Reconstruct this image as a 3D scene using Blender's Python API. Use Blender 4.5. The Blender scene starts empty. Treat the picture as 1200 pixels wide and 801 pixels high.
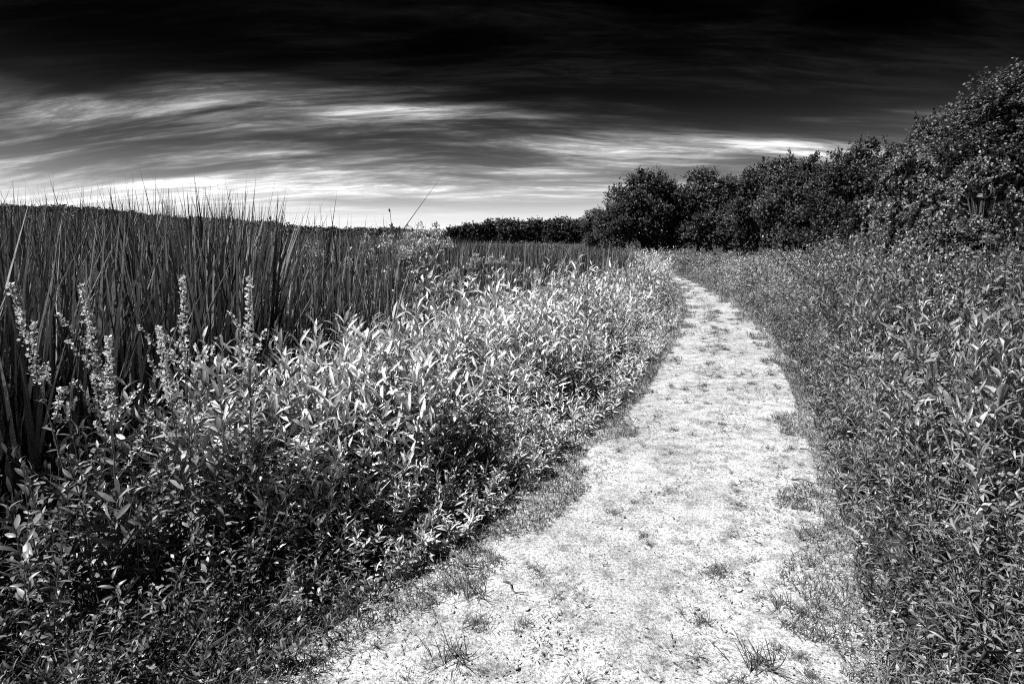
import bpy, math, random
import numpy as np
from mathutils import Matrix, Vector

rng = np.random.default_rng(7)
random.seed(7)
S = bpy.context.scene
C = S.collection
R = math.radians

# ------------------------------------------------------------------ camera
CAM_Z = 1.65
FPX = 733.0                       # focal length in pixels of a 1200 px wide frame
PITCH = math.atan((400.5 - 278.0) / FPX)
cam = bpy.data.cameras.new('camera')
cam.sensor_width = 36.0
cam.lens = 36.0 * FPX / 1200.0
cam.clip_start = 0.05
cam.clip_end = 6000.0
cam_o = bpy.data.objects.new('camera', cam)
C.objects.link(cam_o)
cam_o.location = (0, 0, CAM_Z)
cam_o.rotation_euler = (math.pi / 2 - PITCH, 0, 0)
S.camera = cam_o

# ------------------------------------------------------------------ sky and sun
SUN_AZ, SUN_EL = -110.0, 56.0      # azimuth clockwise from +Y (the view direction)
world = bpy.data.worlds.new('World')
S.world = world
world.use_nodes = True
nt = world.node_tree
nt.nodes.clear()


def N(tree, kind, **kw):
    n = tree.nodes.new(kind)
    for k, v in kw.items():
        setattr(n, k, v)
    return n


def math_node(tree, op, a, b=None, c=None, clamp=False):
    n = tree.nodes.new('ShaderNodeMath')
    n.operation = op
    n.use_clamp = clamp
    for i, v in enumerate((a, b, c)):
        if v is None:
            continue
        if isinstance(v, (int, float)):
            n.inputs[i].default_value = v
        else:
            tree.links.new(v, n.inputs[i])
    return n.outputs[0]


def map_range(tree, v, a, b, c=0.0, d=1.0, smooth=True):
    n = tree.nodes.new('ShaderNodeMapRange')
    n.interpolation_type = 'SMOOTHSTEP' if smooth else 'LINEAR'
    n.clamp = True
    tree.links.new(v, n.inputs['Value'])
    for k, x in zip(('From Min', 'From Max', 'To Min', 'To Max'), (a, b, c, d)):
        if isinstance(x, (int, float)):
            n.inputs[k].default_value = x
        else:
            tree.links.new(x, n.inputs[k])
    return n.outputs[0]


sky = N(nt, 'ShaderNodeTexSky', sky_type='NISHITA', sun_disc=False)
sky.sun_elevation = R(SUN_EL)
sky.sun_rotation = R(SUN_AZ)
sky.dust_density = 0.35        # very clear air
sep = N(nt, 'ShaderNodeSeparateColor')
nt.links.new(sky.outputs[0], sep.inputs[0])
# black-and-white film behind a deep red filter: red minus part of the blue
rb = math_node(nt, 'MULTIPLY_ADD', sep.outputs[2], -0.41, sep.outputs[0])
rb = math_node(nt, 'MAXIMUM', rb, 0.0)
base = math_node(nt, 'POWER', math_node(nt, 'DIVIDE', rb, 3.2), 1.8)
base = math_node(nt, 'MULTIPLY', base, 2.2)
# thin cirrus on a flat layer high above
tc = N(nt, 'ShaderNodeTexCoord')
sx = N(nt, 'ShaderNodeSeparateXYZ')
nt.links.new(tc.outputs['Generated'], sx.inputs[0])
zz = math_node(nt, 'ADD', math_node(nt, 'MAXIMUM', sx.outputs[2], 0.0), 0.20)
px = math_node(nt, 'DIVIDE', sx.outputs[0], zz)
py = math_node(nt, 'DIVIDE', sx.outputs[1], zz)
cmb = N(nt, 'ShaderNodeCombineXYZ')
nt.links.new(px, cmb.inputs[0])
nt.links.new(py, cmb.inputs[1])


def cloud_noise(rot, scale, off, sc, detail, rough, dist):
    m = N(nt, 'ShaderNodeMapping')
    m.inputs['Rotation'].default_value = (0, 0, R(rot))
    m.inputs['Scale'].default_value = scale
    m.inputs['Location'].default_value = off
    nt.links.new(cmb.outputs[0], m.inputs[0])
    n = N(nt, 'ShaderNodeTexNoise')
    n.inputs['Scale'].default_value = sc
    n.inputs['Detail'].default_value = detail
    n.inputs['Roughness'].default_value = rough
    n.inputs['Distortion'].default_value = dist
    nt.links.new(m.outputs[0], n.inputs['Vector'])
    return n.outputs[0]


# a slow swirl bends the streaks
wn = N(nt, 'ShaderNodeTexNoise')
wn.inputs['Scale'].default_value = 0.55
wn.inputs['Detail'].default_value = 2.0
nt.links.new(cmb.outputs[0], wn.inputs['Vector'])
wsub = N(nt, 'ShaderNodeVectorMath', operation='SUBTRACT')
nt.links.new(wn.outputs['Color'], wsub.inputs[0])
wsub.inputs[1].default_value = (.5, .5, .5)
wmul = N(nt, 'ShaderNodeVectorMath', operation='MULTIPLY')
nt.links.new(wsub.outputs[0], wmul.inputs[0])
wmul.inputs[1].default_value = (0.5, 0.5, 0)
wadd = N(nt, 'ShaderNodeVectorMath', operation='ADD')
nt.links.new(cmb.outputs[0], wadd.inputs[0])
nt.links.new(wmul.outputs[0], wadd.inputs[1])
cmb = wadd
streak = cloud_noise(-50, (0.20, 1.0, 1), (0.4, 6.3, 0), 2.1, 10, 0.60, 0.3)
wisp = cloud_noise(-44, (0.30, 1.3, 1), (9.4, 4.2, 0), 8.5, 10, 0.70, 0.45)
field = cloud_noise(-20, (0.6, 0.8, 1), (11.2, 8.4, 0), 1.1, 3, 0.5, 0.2)
wispy = map_range(nt, wisp, 0.40, 0.66)
broad = map_range(nt, streak, 0.41, 0.66)
mask = math_node(nt, 'MULTIPLY', broad, math_node(nt, 'MULTIPLY_ADD', wispy, 0.85, 0.25))
# the layer thins out towards the zenith
edge = math_node(nt, 'MULTIPLY_ADD', field, 0.30, sx.outputs[2])
cover = map_range(nt, edge, 0.235, 0.355, 1.0, 0.010)
low = map_range(nt, sx.outputs[2], 0.015, 0.085, 0.03, 1.0)
cloud = math_node(nt, 'MULTIPLY', math_node(nt, 'MULTIPLY', mask, cover), low)
shine = math_node(nt, 'MULTIPLY', cloud, 5.4)
thin = math_node(nt, 'MULTIPLY', math_node(nt, 'MULTIPLY', map_range(nt, streak, .3, .7), cover), 0.55)
total = math_node(nt, 'ADD', math_node(nt, 'ADD', base, shine), thin)
bg = N(nt, 'ShaderNodeBackground')
bg.inputs['Strength'].default_value = 0.12
nt.links.new(total, bg.inputs['Color'])
wo = N(nt, 'ShaderNodeOutputWorld')
nt.links.new(bg.outputs[0], wo.inputs[0])

sun = bpy.data.lights.new('sun', 'SUN')
sun.energy = 4.6
sun.angle = R(0.5)
sun.color = (1, 1, 1)
sun_o = bpy.data.objects.new('sun', sun)
C.objects.link(sun_o)
sd = Vector((math.sin(R(SUN_AZ)) * math.cos(R(SUN_EL)), math.cos(R(SUN_AZ)) * math.cos(R(SUN_EL)), math.sin(R(SUN_EL))))
sun_o.rotation_euler = (-sd).to_track_quat('-Z', 'Y').to_euler()
sun_o.location = sd * 60

S.view_settings.view_transform = 'Standard'
S.view_settings.look = 'None'
S.view_settings.exposure = 1.0
S.view_settings.gamma = 1.0
S.view_settings.use_curve_mapping = False
S.render.engine = 'CYCLES'
S.cycles.use_denoising = False
S.cycles.max_bounces = 5
S.cycles.diffuse_bounces = 1
S.cycles.glossy_bounces = 1
S.cycles.transmission_bounces = 3
S.cycles.filter_width = 1.1


# ------------------------------------------------------------------ materials (monochrome)
def new_mat(name):
    m = bpy.data.materials.new(name)
    m.use_nodes = True
    m.node_tree.nodes.clear()
    t = m.node_tree
    out = N(t, 'ShaderNodeOutputMaterial')
    return m, t, out


def leaf_mat(name, lo, hi, rough=0.42, trans=0.22, spec=0.5, per_object=False):
    m, t, out = new_mat(name)
    if per_object:
        oi = N(t, 'ShaderNodeObjectInfo')
        v = oi.outputs['Random']
    else:
        a = N(t, 'ShaderNodeAttribute', attribute_name='shade')
        v = a.outputs['Fac']
    g = N(t, 'ShaderNodeTexCoord')
    n = N(t, 'ShaderNodeTexNoise')
    n.inputs['Scale'].default_value = 45.0
    n.inputs['Detail'].default_value = 2.0
    t.links.new(g.outputs['Object'], n.inputs['Vector'])
    mot = map_range(t, n.outputs[0], 0.3, 0.7, 0.82, 1.15)
    val = math_node(t, 'MULTIPLY', map_range(t, v, 0, 1, lo, hi, smooth=False), mot)
    b = N(t, 'ShaderNodeBsdfPrincipled')
    t.links.new(val, b.inputs['Base Color'])
    b.inputs['Roughness'].default_value = rough
    b.inputs['Specular IOR Level'].default_value = spec
    tr = N(t, 'ShaderNodeBsdfTranslucent')
    t.links.new(math_node(t, 'MULTIPLY', val, 1.3), tr.inputs['Color'])
    mx = N(t, 'ShaderNodeMixShader')
    mx.inputs[0].default_value = trans
    t.links.new(b.outputs[0], mx.inputs[1])
    t.links.new(tr.outputs[0], mx.inputs[2])
    t.links.new(mx.outputs[0], out.inputs[0])
    return m


def rough_mat(name, lo, hi, scale, rough=0.9, bump=0.3, detail=6, stretch=(1, 1, 1)):
    m, t, out = new_mat(name)
    g = N(t, 'ShaderNodeTexCoord')
    mp = N(t, 'ShaderNodeMapping')
    mp.inputs['Scale'].default_value = stretch
    t.links.new(g.outputs['Object'], mp.inputs[0])
    n = N(t, 'ShaderNodeTexNoise')
    n.inputs['Scale'].default_value = scale
    n.inputs['Detail'].default_value = detail
    n.inputs['Roughness'].default_value = 0.65
    t.links.new(mp.outputs[0], n.inputs['Vector'])
    b = N(t, 'ShaderNodeBsdfPrincipled')
    t.links.new(map_range(t, n.outputs[0], 0.3, 0.7, lo, hi, False), b.inputs['Base Color'])
    b.inputs['Roughness'].default_value = rough
    b.inputs['Specular IOR Level'].default_value = 0.25
    bp = N(t, 'ShaderNodeBump')
    bp.inputs['Strength'].default_value = bump
    bp.inputs['Distance'].default_value = 0.02
    t.links.new(n.outputs[0], bp.inputs['Height'])
    t.links.new(bp.outputs[0], b.inputs['Normal'])
    t.links.new(b.outputs[0], out.inputs[0])
    return m


M = {}
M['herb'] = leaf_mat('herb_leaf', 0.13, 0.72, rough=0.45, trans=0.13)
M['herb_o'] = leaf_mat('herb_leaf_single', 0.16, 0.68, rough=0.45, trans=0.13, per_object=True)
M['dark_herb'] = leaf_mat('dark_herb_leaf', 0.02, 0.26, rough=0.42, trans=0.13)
M['dark_herb_o'] = leaf_mat('dark_herb_leaf_single', 0.04, 0.22, rough=0.42, trans=0.13, per_object=True)
M['milk_o'] = leaf_mat('milkweed_leaf', 0.14, 0.42, rough=.5, trans=0.13, per_object=True)
M['narrow_o'] = leaf_mat('narrow_leaf', 0.03, 0.24, rough=.42, trans=0.13, per_object=True)
M['shrub_pale'] = leaf_mat('shrub_leaf_pale', 0.04, 0.48, rough=.42, trans=0.13)
M['shrub_dark'] = leaf_mat('shrub_leaf_dark', 0.015, 0.24, rough=.42, trans=.15)
M['grass'] = leaf_mat('grass_blade', 0.05, 0.24, rough=0.5, trans=0.13)
M['reed'] = leaf_mat('cattail_blade', 0.008, 0.32, rough=0.36, trans=0.12)
M['reed_o'] = leaf_mat('cattail_blade_single', 0.010, 0.22, rough=0.34, trans=0.12, per_object=True)
M['flower'] = leaf_mat('blossom', 0.45, 0.75, rough=0.6, trans=0.3)
M['weed_flower'] = leaf_mat('weed_blossom', 0.15, 0.55, rough=.6, trans=.13)
M['tree_leaf'] = leaf_mat('tree_leaf', 0.012, 0.18, rough=0.55, trans=0.15)
M['tree_dark'] = leaf_mat('tree_leaf_dark', 0.010, 0.10, rough=0.55, trans=0.12)
M['tree_pale'] = leaf_mat('tree_leaf_pale', 0.02, 0.32, rough=0.5, trans=0.13)
M['far_leaf'] = leaf_mat('far_leaf', 0.012, 0.045, rough=0.6, trans=0.1)
M['stem'] = rough_mat('stem', 0.05, 0.14, 30, 0.6, 0.1, 2)
M['bark'] = rough_mat('bark', 0.03, 0.10, 8, 0.9, 0.6, 6, (1, 1, 0.2))
M['wood'] = rough_mat('weathered_wood', 0.28, 0.5, 14, 0.85, 0.5, 6, (1, 1, 0.08))
M['twig'] = rough_mat('dead_twig', 0.05, 0.13, 40, 0.8, 0.3, 3)
M['soil'] = rough_mat('soil_and_litter', 0.012, 0.05, 18, 0.95, 0.6, 8)
M['hill'] = rough_mat('hill_cover', 0.02, 0.05, 0.05, 0.95, 0.2, 6)
M['stone'] = leaf_mat('stone_chip', 0.14, 0.55, rough=0.8, trans=0.0, spec=0.3)
M['stone_o'] = leaf_mat('pale_stone', 0.52, 0.64, rough=0.8, trans=0.0, spec=0.3, per_object=True)


def path_material():
    m, t, out = new_mat('crushed_stone')
    g = N(t, 'ShaderNodeTexCoord')

    def noise(sc, det, ro, kind='ShaderNodeTexNoise'):
        n = N(t, kind)
        n.inputs['Scale'].default_value = sc
        if kind == 'ShaderNodeTexNoise':
            n.inputs['Detail'].default_value = det
            n.inputs['Roughness'].default_value = ro
        t.links.new(g.outputs['Object'], n.inputs['Vector'])
        return n
    big = noise(1.3, 5, 0.6)
    mid = noise(9.0, 6, 0.7)
    fine = noise(70.0, 4, 0.75)
    vor = noise(150.0, 0, 0, 'ShaderNodeTexVoronoi')
    vsep = N(t, 'ShaderNodeSeparateColor')
    t.links.new(vor.outputs['Color'], vsep.inputs[0])
    a = map_range(t, big.outputs[0], 0.38, 0.60, 0.80, 1.06)
    b_ = map_range(t, mid.outputs[0], 0.36, 0.56, 0.58, 1.06)
    c_ = map_range(t, fine.outputs[0], 0.40, 0.54, 0.46, 1.10)
    d_ = map_range(t, vsep.outputs[0], 0.0, 1.0, 0.80, 1.12, False)
    v = math_node(t, 'MULTIPLY', math_node(t, 'MULTIPLY', a, b_), math_node(t, 'MULTIPLY', c_, d_))
    v = math_node(t, 'MINIMUM', math_node(t, 'MULTIPLY', v, 0.47), 0.56)
    b = N(t, 'ShaderNodeBsdfPrincipled')
    t.links.new(v, b.inputs['Base Color'])
    b.inputs['Roughness'].default_value = 0.92
    b.inputs['Specular IOR Level'].default_value = 0.2
    hgt = math_node(t, 'ADD', math_node(t, 'MULTIPLY', fine.outputs[0], 0.6),
                    math_node(t, 'ADD', math_node(t, 'MULTIPLY', vor.outputs['Distance'], -0.8), mid.outputs[0]))
    bp = N(t, 'ShaderNodeBump')
    bp.inputs['Strength'].default_value = 0.6
    bp.inputs['Distance'].default_value = 0.008
    t.links.new(hgt, bp.inputs['Height'])
    t.links.new(bp.outputs[0], b.inputs['Normal'])
    t.links.new(b.outputs[0], out.inputs[0])
    return m


M['path'] = path_material()

# ------------------------------------------------------------------ mesh helpers
_meshes = 0


def mesh_np(name, V, F, mat, shade=None, smooth=False):
    V = np.asarray(V, np.float32).reshape(-1, 3)
    F = np.asarray(F, np.int32)
    k = F.shape[1]
    me = bpy.data.meshes.new(name)
    me.vertices.add(len(V))
    me.vertices.foreach_set('co', V.ravel())
    me.loops.add(F.size)
    me.loops.foreach_set('vertex_index', F.ravel())
    me.polygons.add(len(F))
    me.polygons.foreach_set('loop_start', np.arange(0, F.size, k, dtype=np.int32))
    try:
        me.polygons.foreach_set('loop_total', np.full(len(F), k, np.int32))
    except Exception:
        pass
    if smooth:
        me.polygons.foreach_set('use_smooth', np.ones(len(F), bool))
    if shade is not None:
        at = me.attributes.new('shade', 'FLOAT', 'POINT')
        at.data.foreach_set('value', np.asarray(shade, np.float32))
    me.update(calc_edges=True)
    me.validate()
    me.materials.append(mat)
    return me


def link(name, data, parent=None, loc=None):
    o = bpy.data.objects.new(name, data)
    C.objects.link(o)
    if parent is not None:
        o.parent = parent
    if loc is not None:
        o.location = loc
    return o


def tag(o, label=None, cat=None, group=None, kind=None):
    if label:
        o['label'] = label
    if cat:
        o['category'] = cat
    if group:
        o['group'] = group
    if kind:
        o['kind'] = kind
    return o


def copy_tree(o, parent=None):
    c = o.copy()
    C.objects.link(c)
    c.parent = parent
    for ch in list(o.children):
        copy_tree(ch, c)
    return c


class Bag:
    """collects triangles with a shade value for each vertex"""

    def __init__(self):
        self.v, self.f, self.s, self.n = [], [], [], 0

    def add(self, V, F, s):
        V = V.reshape(-1, 3)
        self.v.append(V)
        self.f.append(F.reshape(-1, 3) + self.n)
        self.s.append(np.broadcast_to(s, (len(V),)) if np.ndim(s) == 0 else s)
        self.n += len(V)

    def mesh(self, name, mat, smooth=False):
        return mesh_np(name, np.concatenate(self.v), np.concatenate(self.f), mat, np.concatenate(self.s), smooth)


def leaf_template(rows, wmax_at=0.42, fold=0.35, droop=0.28, base=0.0):
    """lance-shaped blade, unit length along y, unit half-width along x"""
    V, F = [(0, 0, 0)], []
    ts = np.linspace(0, 1, rows + 2)[1:-1]
    for t in ts:
        w = (t / wmax_at) ** 0.7 if t < wmax_at else math.cos((t - wmax_at) / (1 - wmax_at) * math.pi / 2) ** 0.8
        z = 0.30 * t - droop * 1.6 * t * t
        V += [(-w, t, z + fold * w * 0.12), (0, t, z), (w, t, z + fold * w * 0.12)]
    V.append((0, 1, 0.30 - droop * 1.6))
    F += [(0, 2, 1), (0, 3, 2)]
    for r in range(rows - 1):
        a = 1 + 3 * r
        b = a + 3
        F += [(a, a + 1, b + 1), (a, b + 1, b), (a + 1, a + 2, b + 2), (a + 1, b + 2, b + 1)]
    a = 1 + 3 * (rows - 1)
    e = len(V) - 1
    F += [(a, a + 1, e), (a + 1, a + 2, e)]
    return np.array(V, float), np.array(F)


LEAF3 = leaf_template(3)
LEAF2 = leaf_template(2)
LEAF1 = leaf_template(1)
RHOMB = (np.array([(0, 0, 0), (1, .45, .05), (0, 1, -.05), (-1, .5, .05)], float), np.array([(0, 1, 2), (0, 2, 3)]))


def unit(a):
    return a / np.maximum(np.linalg.norm(a, axis=-1, keepdims=True), 1e-9)


def frames(fwd, roll):
    up = np.array([0, 0, 1.0])
    side = np.cross(fwd, np.broadcast_to(up, fwd.shape))
    bad = np.linalg.norm(side, axis=-1) < 1e-3
    side[bad] = (1, 0, 0)
    side = unit(side)
    nrm = np.cross(side, fwd)
    c, s = np.cos(roll)[:, None], np.sin(roll)[:, None]
    return side * c + nrm * s, nrm * c - side * s


def place(tmpl, pos, fwd, L, W, roll, zs=None):
    TV, TF = tmpl
    n = len(pos)
    side, nrm = frames(fwd, roll)
    if zs is None:
        zs = np.ones(n)
    P = (pos[:, None, :] + side[:, None, :] * (TV[None, :, 0, None] * W[:, None, None])
         + fwd[:, None, :] * (TV[None, :, 1, None] * L[:, None, None])
         + nrm[:, None, :] * (TV[None, :, 2, None] * (L * zs)[:, None, None]))
    F = TF[None] + (np.arange(n) * len(TV))[:, None, None]
    return P.reshape(-1, 3), F.reshape(-1, 3), len(TV)


def add_leaves(bag, tmpl, pos, fwd, L, W, roll, shade, zs=None):
    if len(pos) == 0:
        return
    V, F, k = place(tmpl, pos, fwd, L, W, roll, zs)
    bag.add(V, F, np.repeat(shade, k))


def add_tubes(bag, pts, rad, shade, sides=3):
    """pts (n, k, 3), rad (n, k): many tapered tubes at once"""
    n, k, _ = pts.shape
    d = unit(np.gradient(pts, axis=1))
    ref = np.where(np.abs(d[..., 2:3]) > 0.9, np.array([1.0, 0, 0]), np.array([0, 0, 1.0]))
    u = unit(np.cross(d, ref))
    w = np.cross(d, u)
    ang = np.arange(sides) / sides * 2 * math.pi
    ring = (pts[:, :, None] + rad[:, :, None, None] * (u[:, :, None] * np.cos(ang)[None, None, :, None] + w[:, :, None] * np.sin(ang)[None, None, :, None]))
    idx = np.arange(n * k * sides).reshape(n, k, sides)
    a, b = idx[:, :-1], idx[:, 1:]
    a2, b2 = np.roll(a, -1, 2), np.roll(b, -1, 2)
    F = np.concatenate([np.stack([a, a2, b2], -1).reshape(-1, 3), np.stack([a, b2, b], -1).reshape(-1, 3)])
    bag.add(ring.reshape(-1, 3), F, np.repeat(np.broadcast_to(shade, (n,)), k * sides))


def shoots(P, H, lean, nleaf, L, W, t0=0.12, pitch=(10, 60), top_small=0.55, spiral=2.4, jitter=0.35):
    """leaf placements on upright leafy shoots; returns dict of arrays"""
    n = len(P)
    i = np.arange(nleaf)
    t = t0 + (1 - t0) * (i + 0.5) / nleaf
    t = np.clip(t[None] + rng.normal(0, .02, (n, nleaf)), 0.03, 1)
    lean3 = np.concatenate([lean, np.zeros((n, 1))], 1)
    pos = P[:, None] + np.array([0, 0, 1.0]) * (H[:, None] * t)[..., None] + lean3[:, None] * (t ** 1.7)[..., None]
    az = i[None] * spiral + rng.uniform(0, 6.28, (n, 1)) + rng.normal(0, jitter, (n, nleaf))
    pt = np.radians(pitch[0] + (pitch[1] - pitch[0]) * t ** 1.5 + rng.normal(0, 20, (n, nleaf)))
    fwd = np.stack([np.cos(az) * np.cos(pt), np.sin(az) * np.cos(pt), np.sin(pt)], -1)
    env = np.where(t < 0.55, 0.7 + 0.3 * t / 0.55, 1 - (1 - top_small) * (t - 0.55) / 0.45)
    LL = L[:, None] * env * rng.uniform(0.7, 1.2, (n, nleaf))
    WW = W[:, None] * env * rng.uniform(0.75, 1.2, (n, nleaf))
    ks = np.linspace(0, 1, 3)
    stem = P[:, None] + np.array([0, 0, 1.0]) * (H[:, None] * ks)[..., None] + lean3[:, None] * (ks ** 1.7)[..., None]
    return dict(pos=pos.reshape(-1, 3), fwd=fwd.reshape(-1, 3), L=LL.ravel(), W=WW.ravel(), stem=stem,
                roll=rng.normal(0, .7, n * nleaf), zs=rng.uniform(0.2, 1.7, n * nleaf), t=t.ravel())


def blade_template(segs, bend):
    V, F = [], []
    for i in range(segs + 1):
        t = i / segs
        w = (1 - t ** 2.6) * (0.7 + .3 * min(1, t * 4))
        z = -bend * t ** 2.4
        if i < segs:
            V += [(-w, t, z), (w, t, z)]
        else:
            V.append((0, t, z))
    for i in range(segs - 1):
        a = 2 * i
        F += [(a, a + 1, a + 3), (a, a + 3, a + 2)]
    a = 2 * (segs - 1)
    F.append((a, a + 1, a + 2))
    return np.array(V, float), np.array(F)


BLADE5, BLADE3, BLADE2 = blade_template(5, .16), blade_template(3, .14), blade_template(2, .10)


# ------------------------------------------------------------------ lie of the land
PL = np.array([(-6, -2.2), (0, -1.35), (1.2, -1.12), (2.1, -.84), (2.54, -.62), (3.16, -.25), (3.98, .19), (6.2, 1.22), (9.9, 2.55), (14, 3.85), (21.5, 5.65), (28, 6.3), (36, 5.6), (50, 2.0), (80, -8)])
PR = np.array([(-6, 0.3), (0, .8), (1.2, 1.1), (2.1, 1.32), (2.54, 1.51), (3.16, 1.78), (4.47, 2.33), (6.95, 3.23), (9.5, 4.06), (12.5, 4.9), (17, 5.85), (22.3, 6.7), (28, 7.3), (36, 6.9), (50, 3.6), (80, -6)])


def xl(y):
    return np.interp(y, PL[:, 0], PL[:, 1])


def xr(y):
    return np.interp(y, PR[:, 0], PR[:, 1])


REED0 = np.array([(-6, 1.9), (3.5, 1.95), (5.5, 2.4), (9.4, 3.6), (13, 2.7), (17, 1.7), (30, 1.4), (60, 1.4), (90, 1.4)])


def reed_start(y):
    return np.interp(y, REED0[:, 0], REED0[:, 1])


def sstep(a, b, v):
    t = np.clip((v - a) / (b - a), 0, 1)
    return t * t * (3 - 2 * t)


def gz(x, y):
    x, y = np.asarray(x, float), np.asarray(y, float)
    s = xl(np.clip(y, -6, 80)) - x
    z = -0.55 * sstep(0.9, 4.0, s)
    q = x - xr(np.clip(y, -6, 80))
    z = z + 0.16 * sstep(0.5, 3.5, q) - 0.0
    bump = 0.02 * np.sin(x * 3.1 + y * 1.7) + 0.02 * np.sin(x * 1.3 - y * 2.9)
    return z + bump * np.clip(np.maximum(s, q) / 0.8, 0, 1)


def axis(lo, hi, near, grow):
    v, st = [0.0], near
    while v[-1] < hi:
        v.append(v[-1] + st)
        st *= grow
    w, st = [0.0], near
    while w[-1] > lo:
        w.append(w[-1] - st)
        st *= grow
    return np.array(sorted(set(v + w)))


gx = axis(-2500, 2500, 0.18, 1.07)
gy = axis(-400, 4000, 0.18, 1.055)
GX, GY = np.meshgrid(gx, gy)
GZ = gz(GX, GY)
nx, ny = len(gx), len(gy)
idx = np.arange(nx * ny).reshape(ny, nx)
Fq = np.stack([idx[:-1, :-1], idx[:-1, 1:], idx[1:, 1:], idx[1:, :-1]], -1).reshape(-1, 4)
tag(link('ground', mesh_np('ground', np.stack([GX, GY, GZ], -1), Fq, M['soil'], smooth=True)), kind='structure')

# the crushed stone path, a sheet with an uneven crown and wavering edges
ys = np.concatenate([np.arange(-4, 8, 0.05), np.arange(8, 40, 0.2), np.arange(40, 75, 0.6)])
us = np.linspace(0, 1, 46)
wob = lambda y, p: 0.06 * np.sin(y * 2.3 + p) + 0.035 * np.sin(y * 5.9 + 2 * p) + 0.02 * np.sin(y * 13.1 + p)
left_e = xl(ys) - 0.10 + wob(ys, .3)
right_e = xr(ys) + 0.10 + wob(ys, 1.9)
PX = left_e[:, None] + (right_e - left_e)[:, None] * us[None]
PY = np.broadcast_to(ys[:, None], PX.shape)
und = 0.006 * np.sin(PX * 5.1 + PY * 2.2) + 0.005 * np.sin(PX * 9.7 - PY * 6.1) + 0.004 * np.sin(PX * 17 + PY * 14)
prof = np.sin(us * math.pi)[None] ** 0.5
PZ = gz(PX, PY) + 0.008 + (0.014 + und) * prof
n1, n2 = PX.shape
idx = np.arange(n1 * n2).reshape(n1, n2)
Fq = np.stack([idx[:-1, :-1], idx[:-1, 1:], idx[1:, 1:], idx[1:, :-1]], -1).reshape(-1, 4)
tag(link('gravel_path', mesh_np('gravel_path', np.stack([PX, PY, PZ], -1), Fq, M['path'], smooth=True)), kind='structure')


def path_z(x, y):
    u = np.clip((x - xl(y) + .1) / (xr(y) - xl(y) + .2), 0, 1)
    return gz(x, y) + 0.008 + 0.014 * np.sin(u * math.pi) ** .5


# loose chips of stone on the path
OCT = (np.array([(1, 0, 0), (-.9, .1, 0), (0, 1, 0), (.1, -.95, 0), (0, 0, .7), (0, 0, -.5)], float),
       np.array([(0, 2, 4), (2, 1, 4), (1, 3, 4), (3, 0, 4), (2, 0, 5), (1, 2, 5), (3, 1, 5), (0, 3, 5)]))
n = 9000
y = 1.4 + 9.5 * rng.random(n) ** 1.6
u = rng.random(n)
x = xl(y) + (xr(y) - xl(y)) * u
P = np.stack([x, y, path_z(x, y) + .001], -1)
r = rng.uniform(.0025, .0065, n) * (1 + 1.3 * (rng.random(n) > .96))
az = rng.uniform(0, 6.28, n)
bag = Bag()
add_leaves(bag, OCT, P, np.stack([np.cos(az), np.sin(az), 0 * az], -1), r, r * rng.uniform(.6, 1, n), rng.normal(0, .3, n), rng.random(n))
tag(link('gravel', bag.mesh('gravel', M['stone'])), 'loose pale stone chips scattered over the path', 'gravel', kind='stuff')


# dead grass and dark specks lying on it, drifted together in patches
n = 30000
y = 1.6 + 22 * rng.random(n) ** 1.7
u = rng.random(n)
x = xl(y) + (xr(y) - xl(y)) * u
pat = np.sin(x * 3.7 + 1.1 * np.sin(y * 1.3)) * np.sin(y * 2.9 + 1.7 * np.sin(x * 2.1)) + .55 * np.sin(x * 9.1 - y * 5.3) + .5 * rng.normal(size=n) + .9 * np.exp(-((u - .42) / .12) ** 2) * (y > 6) + .5 * (u > .8)
k = pat > .75
x, y = x[k], y[k]
n = len(x)
az = rng.uniform(0, 6.28, n)
bag = Bag()
add_leaves(bag, RHOMB, np.stack([x, y, path_z(x, y) + .004], -1), unit(np.stack([np.cos(az), np.sin(az), rng.uniform(-.05, .5, n)], -1)), rng.uniform(.008, .034, n) * (1 + y / 25), rng.uniform(.0012, .0032, n) * (1 + y / 9), rng.normal(0, .5, n), rng.random(n))
M['litter'] = leaf_mat('plant_litter', 0.015, 0.10, rough=.8, trans=0.05)
tag(link('path_litter', bag.mesh('path_litter', M['litter'])), 'dark bits of dead grass strewn over the path', 'litter', kind='stuff')


# ------------------------------------------------------------------ far hills and woods
hx = np.linspace(-620, 140, 90)
hy = np.linspace(420, 760, 40)
HX, HY = np.meshgrid(hx, hy)


def hill_h(x, y):
    ridge = np.interp(x, (-620, -480, -400, -330, -250, -180, -120, -60, 0, 60, 140), (40, 36, 31, 26, 19, 14, 11.5, 9, 7, 5, 0))
    ridge = ridge + 1.2 * np.sin(x * .045) + .8 * np.sin(x * .11 + 1)
    return (ridge - 6.5) * np.sin(np.clip((y - 420) / 340, 0, 1) * math.pi) ** .7 - 1.5


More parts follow.
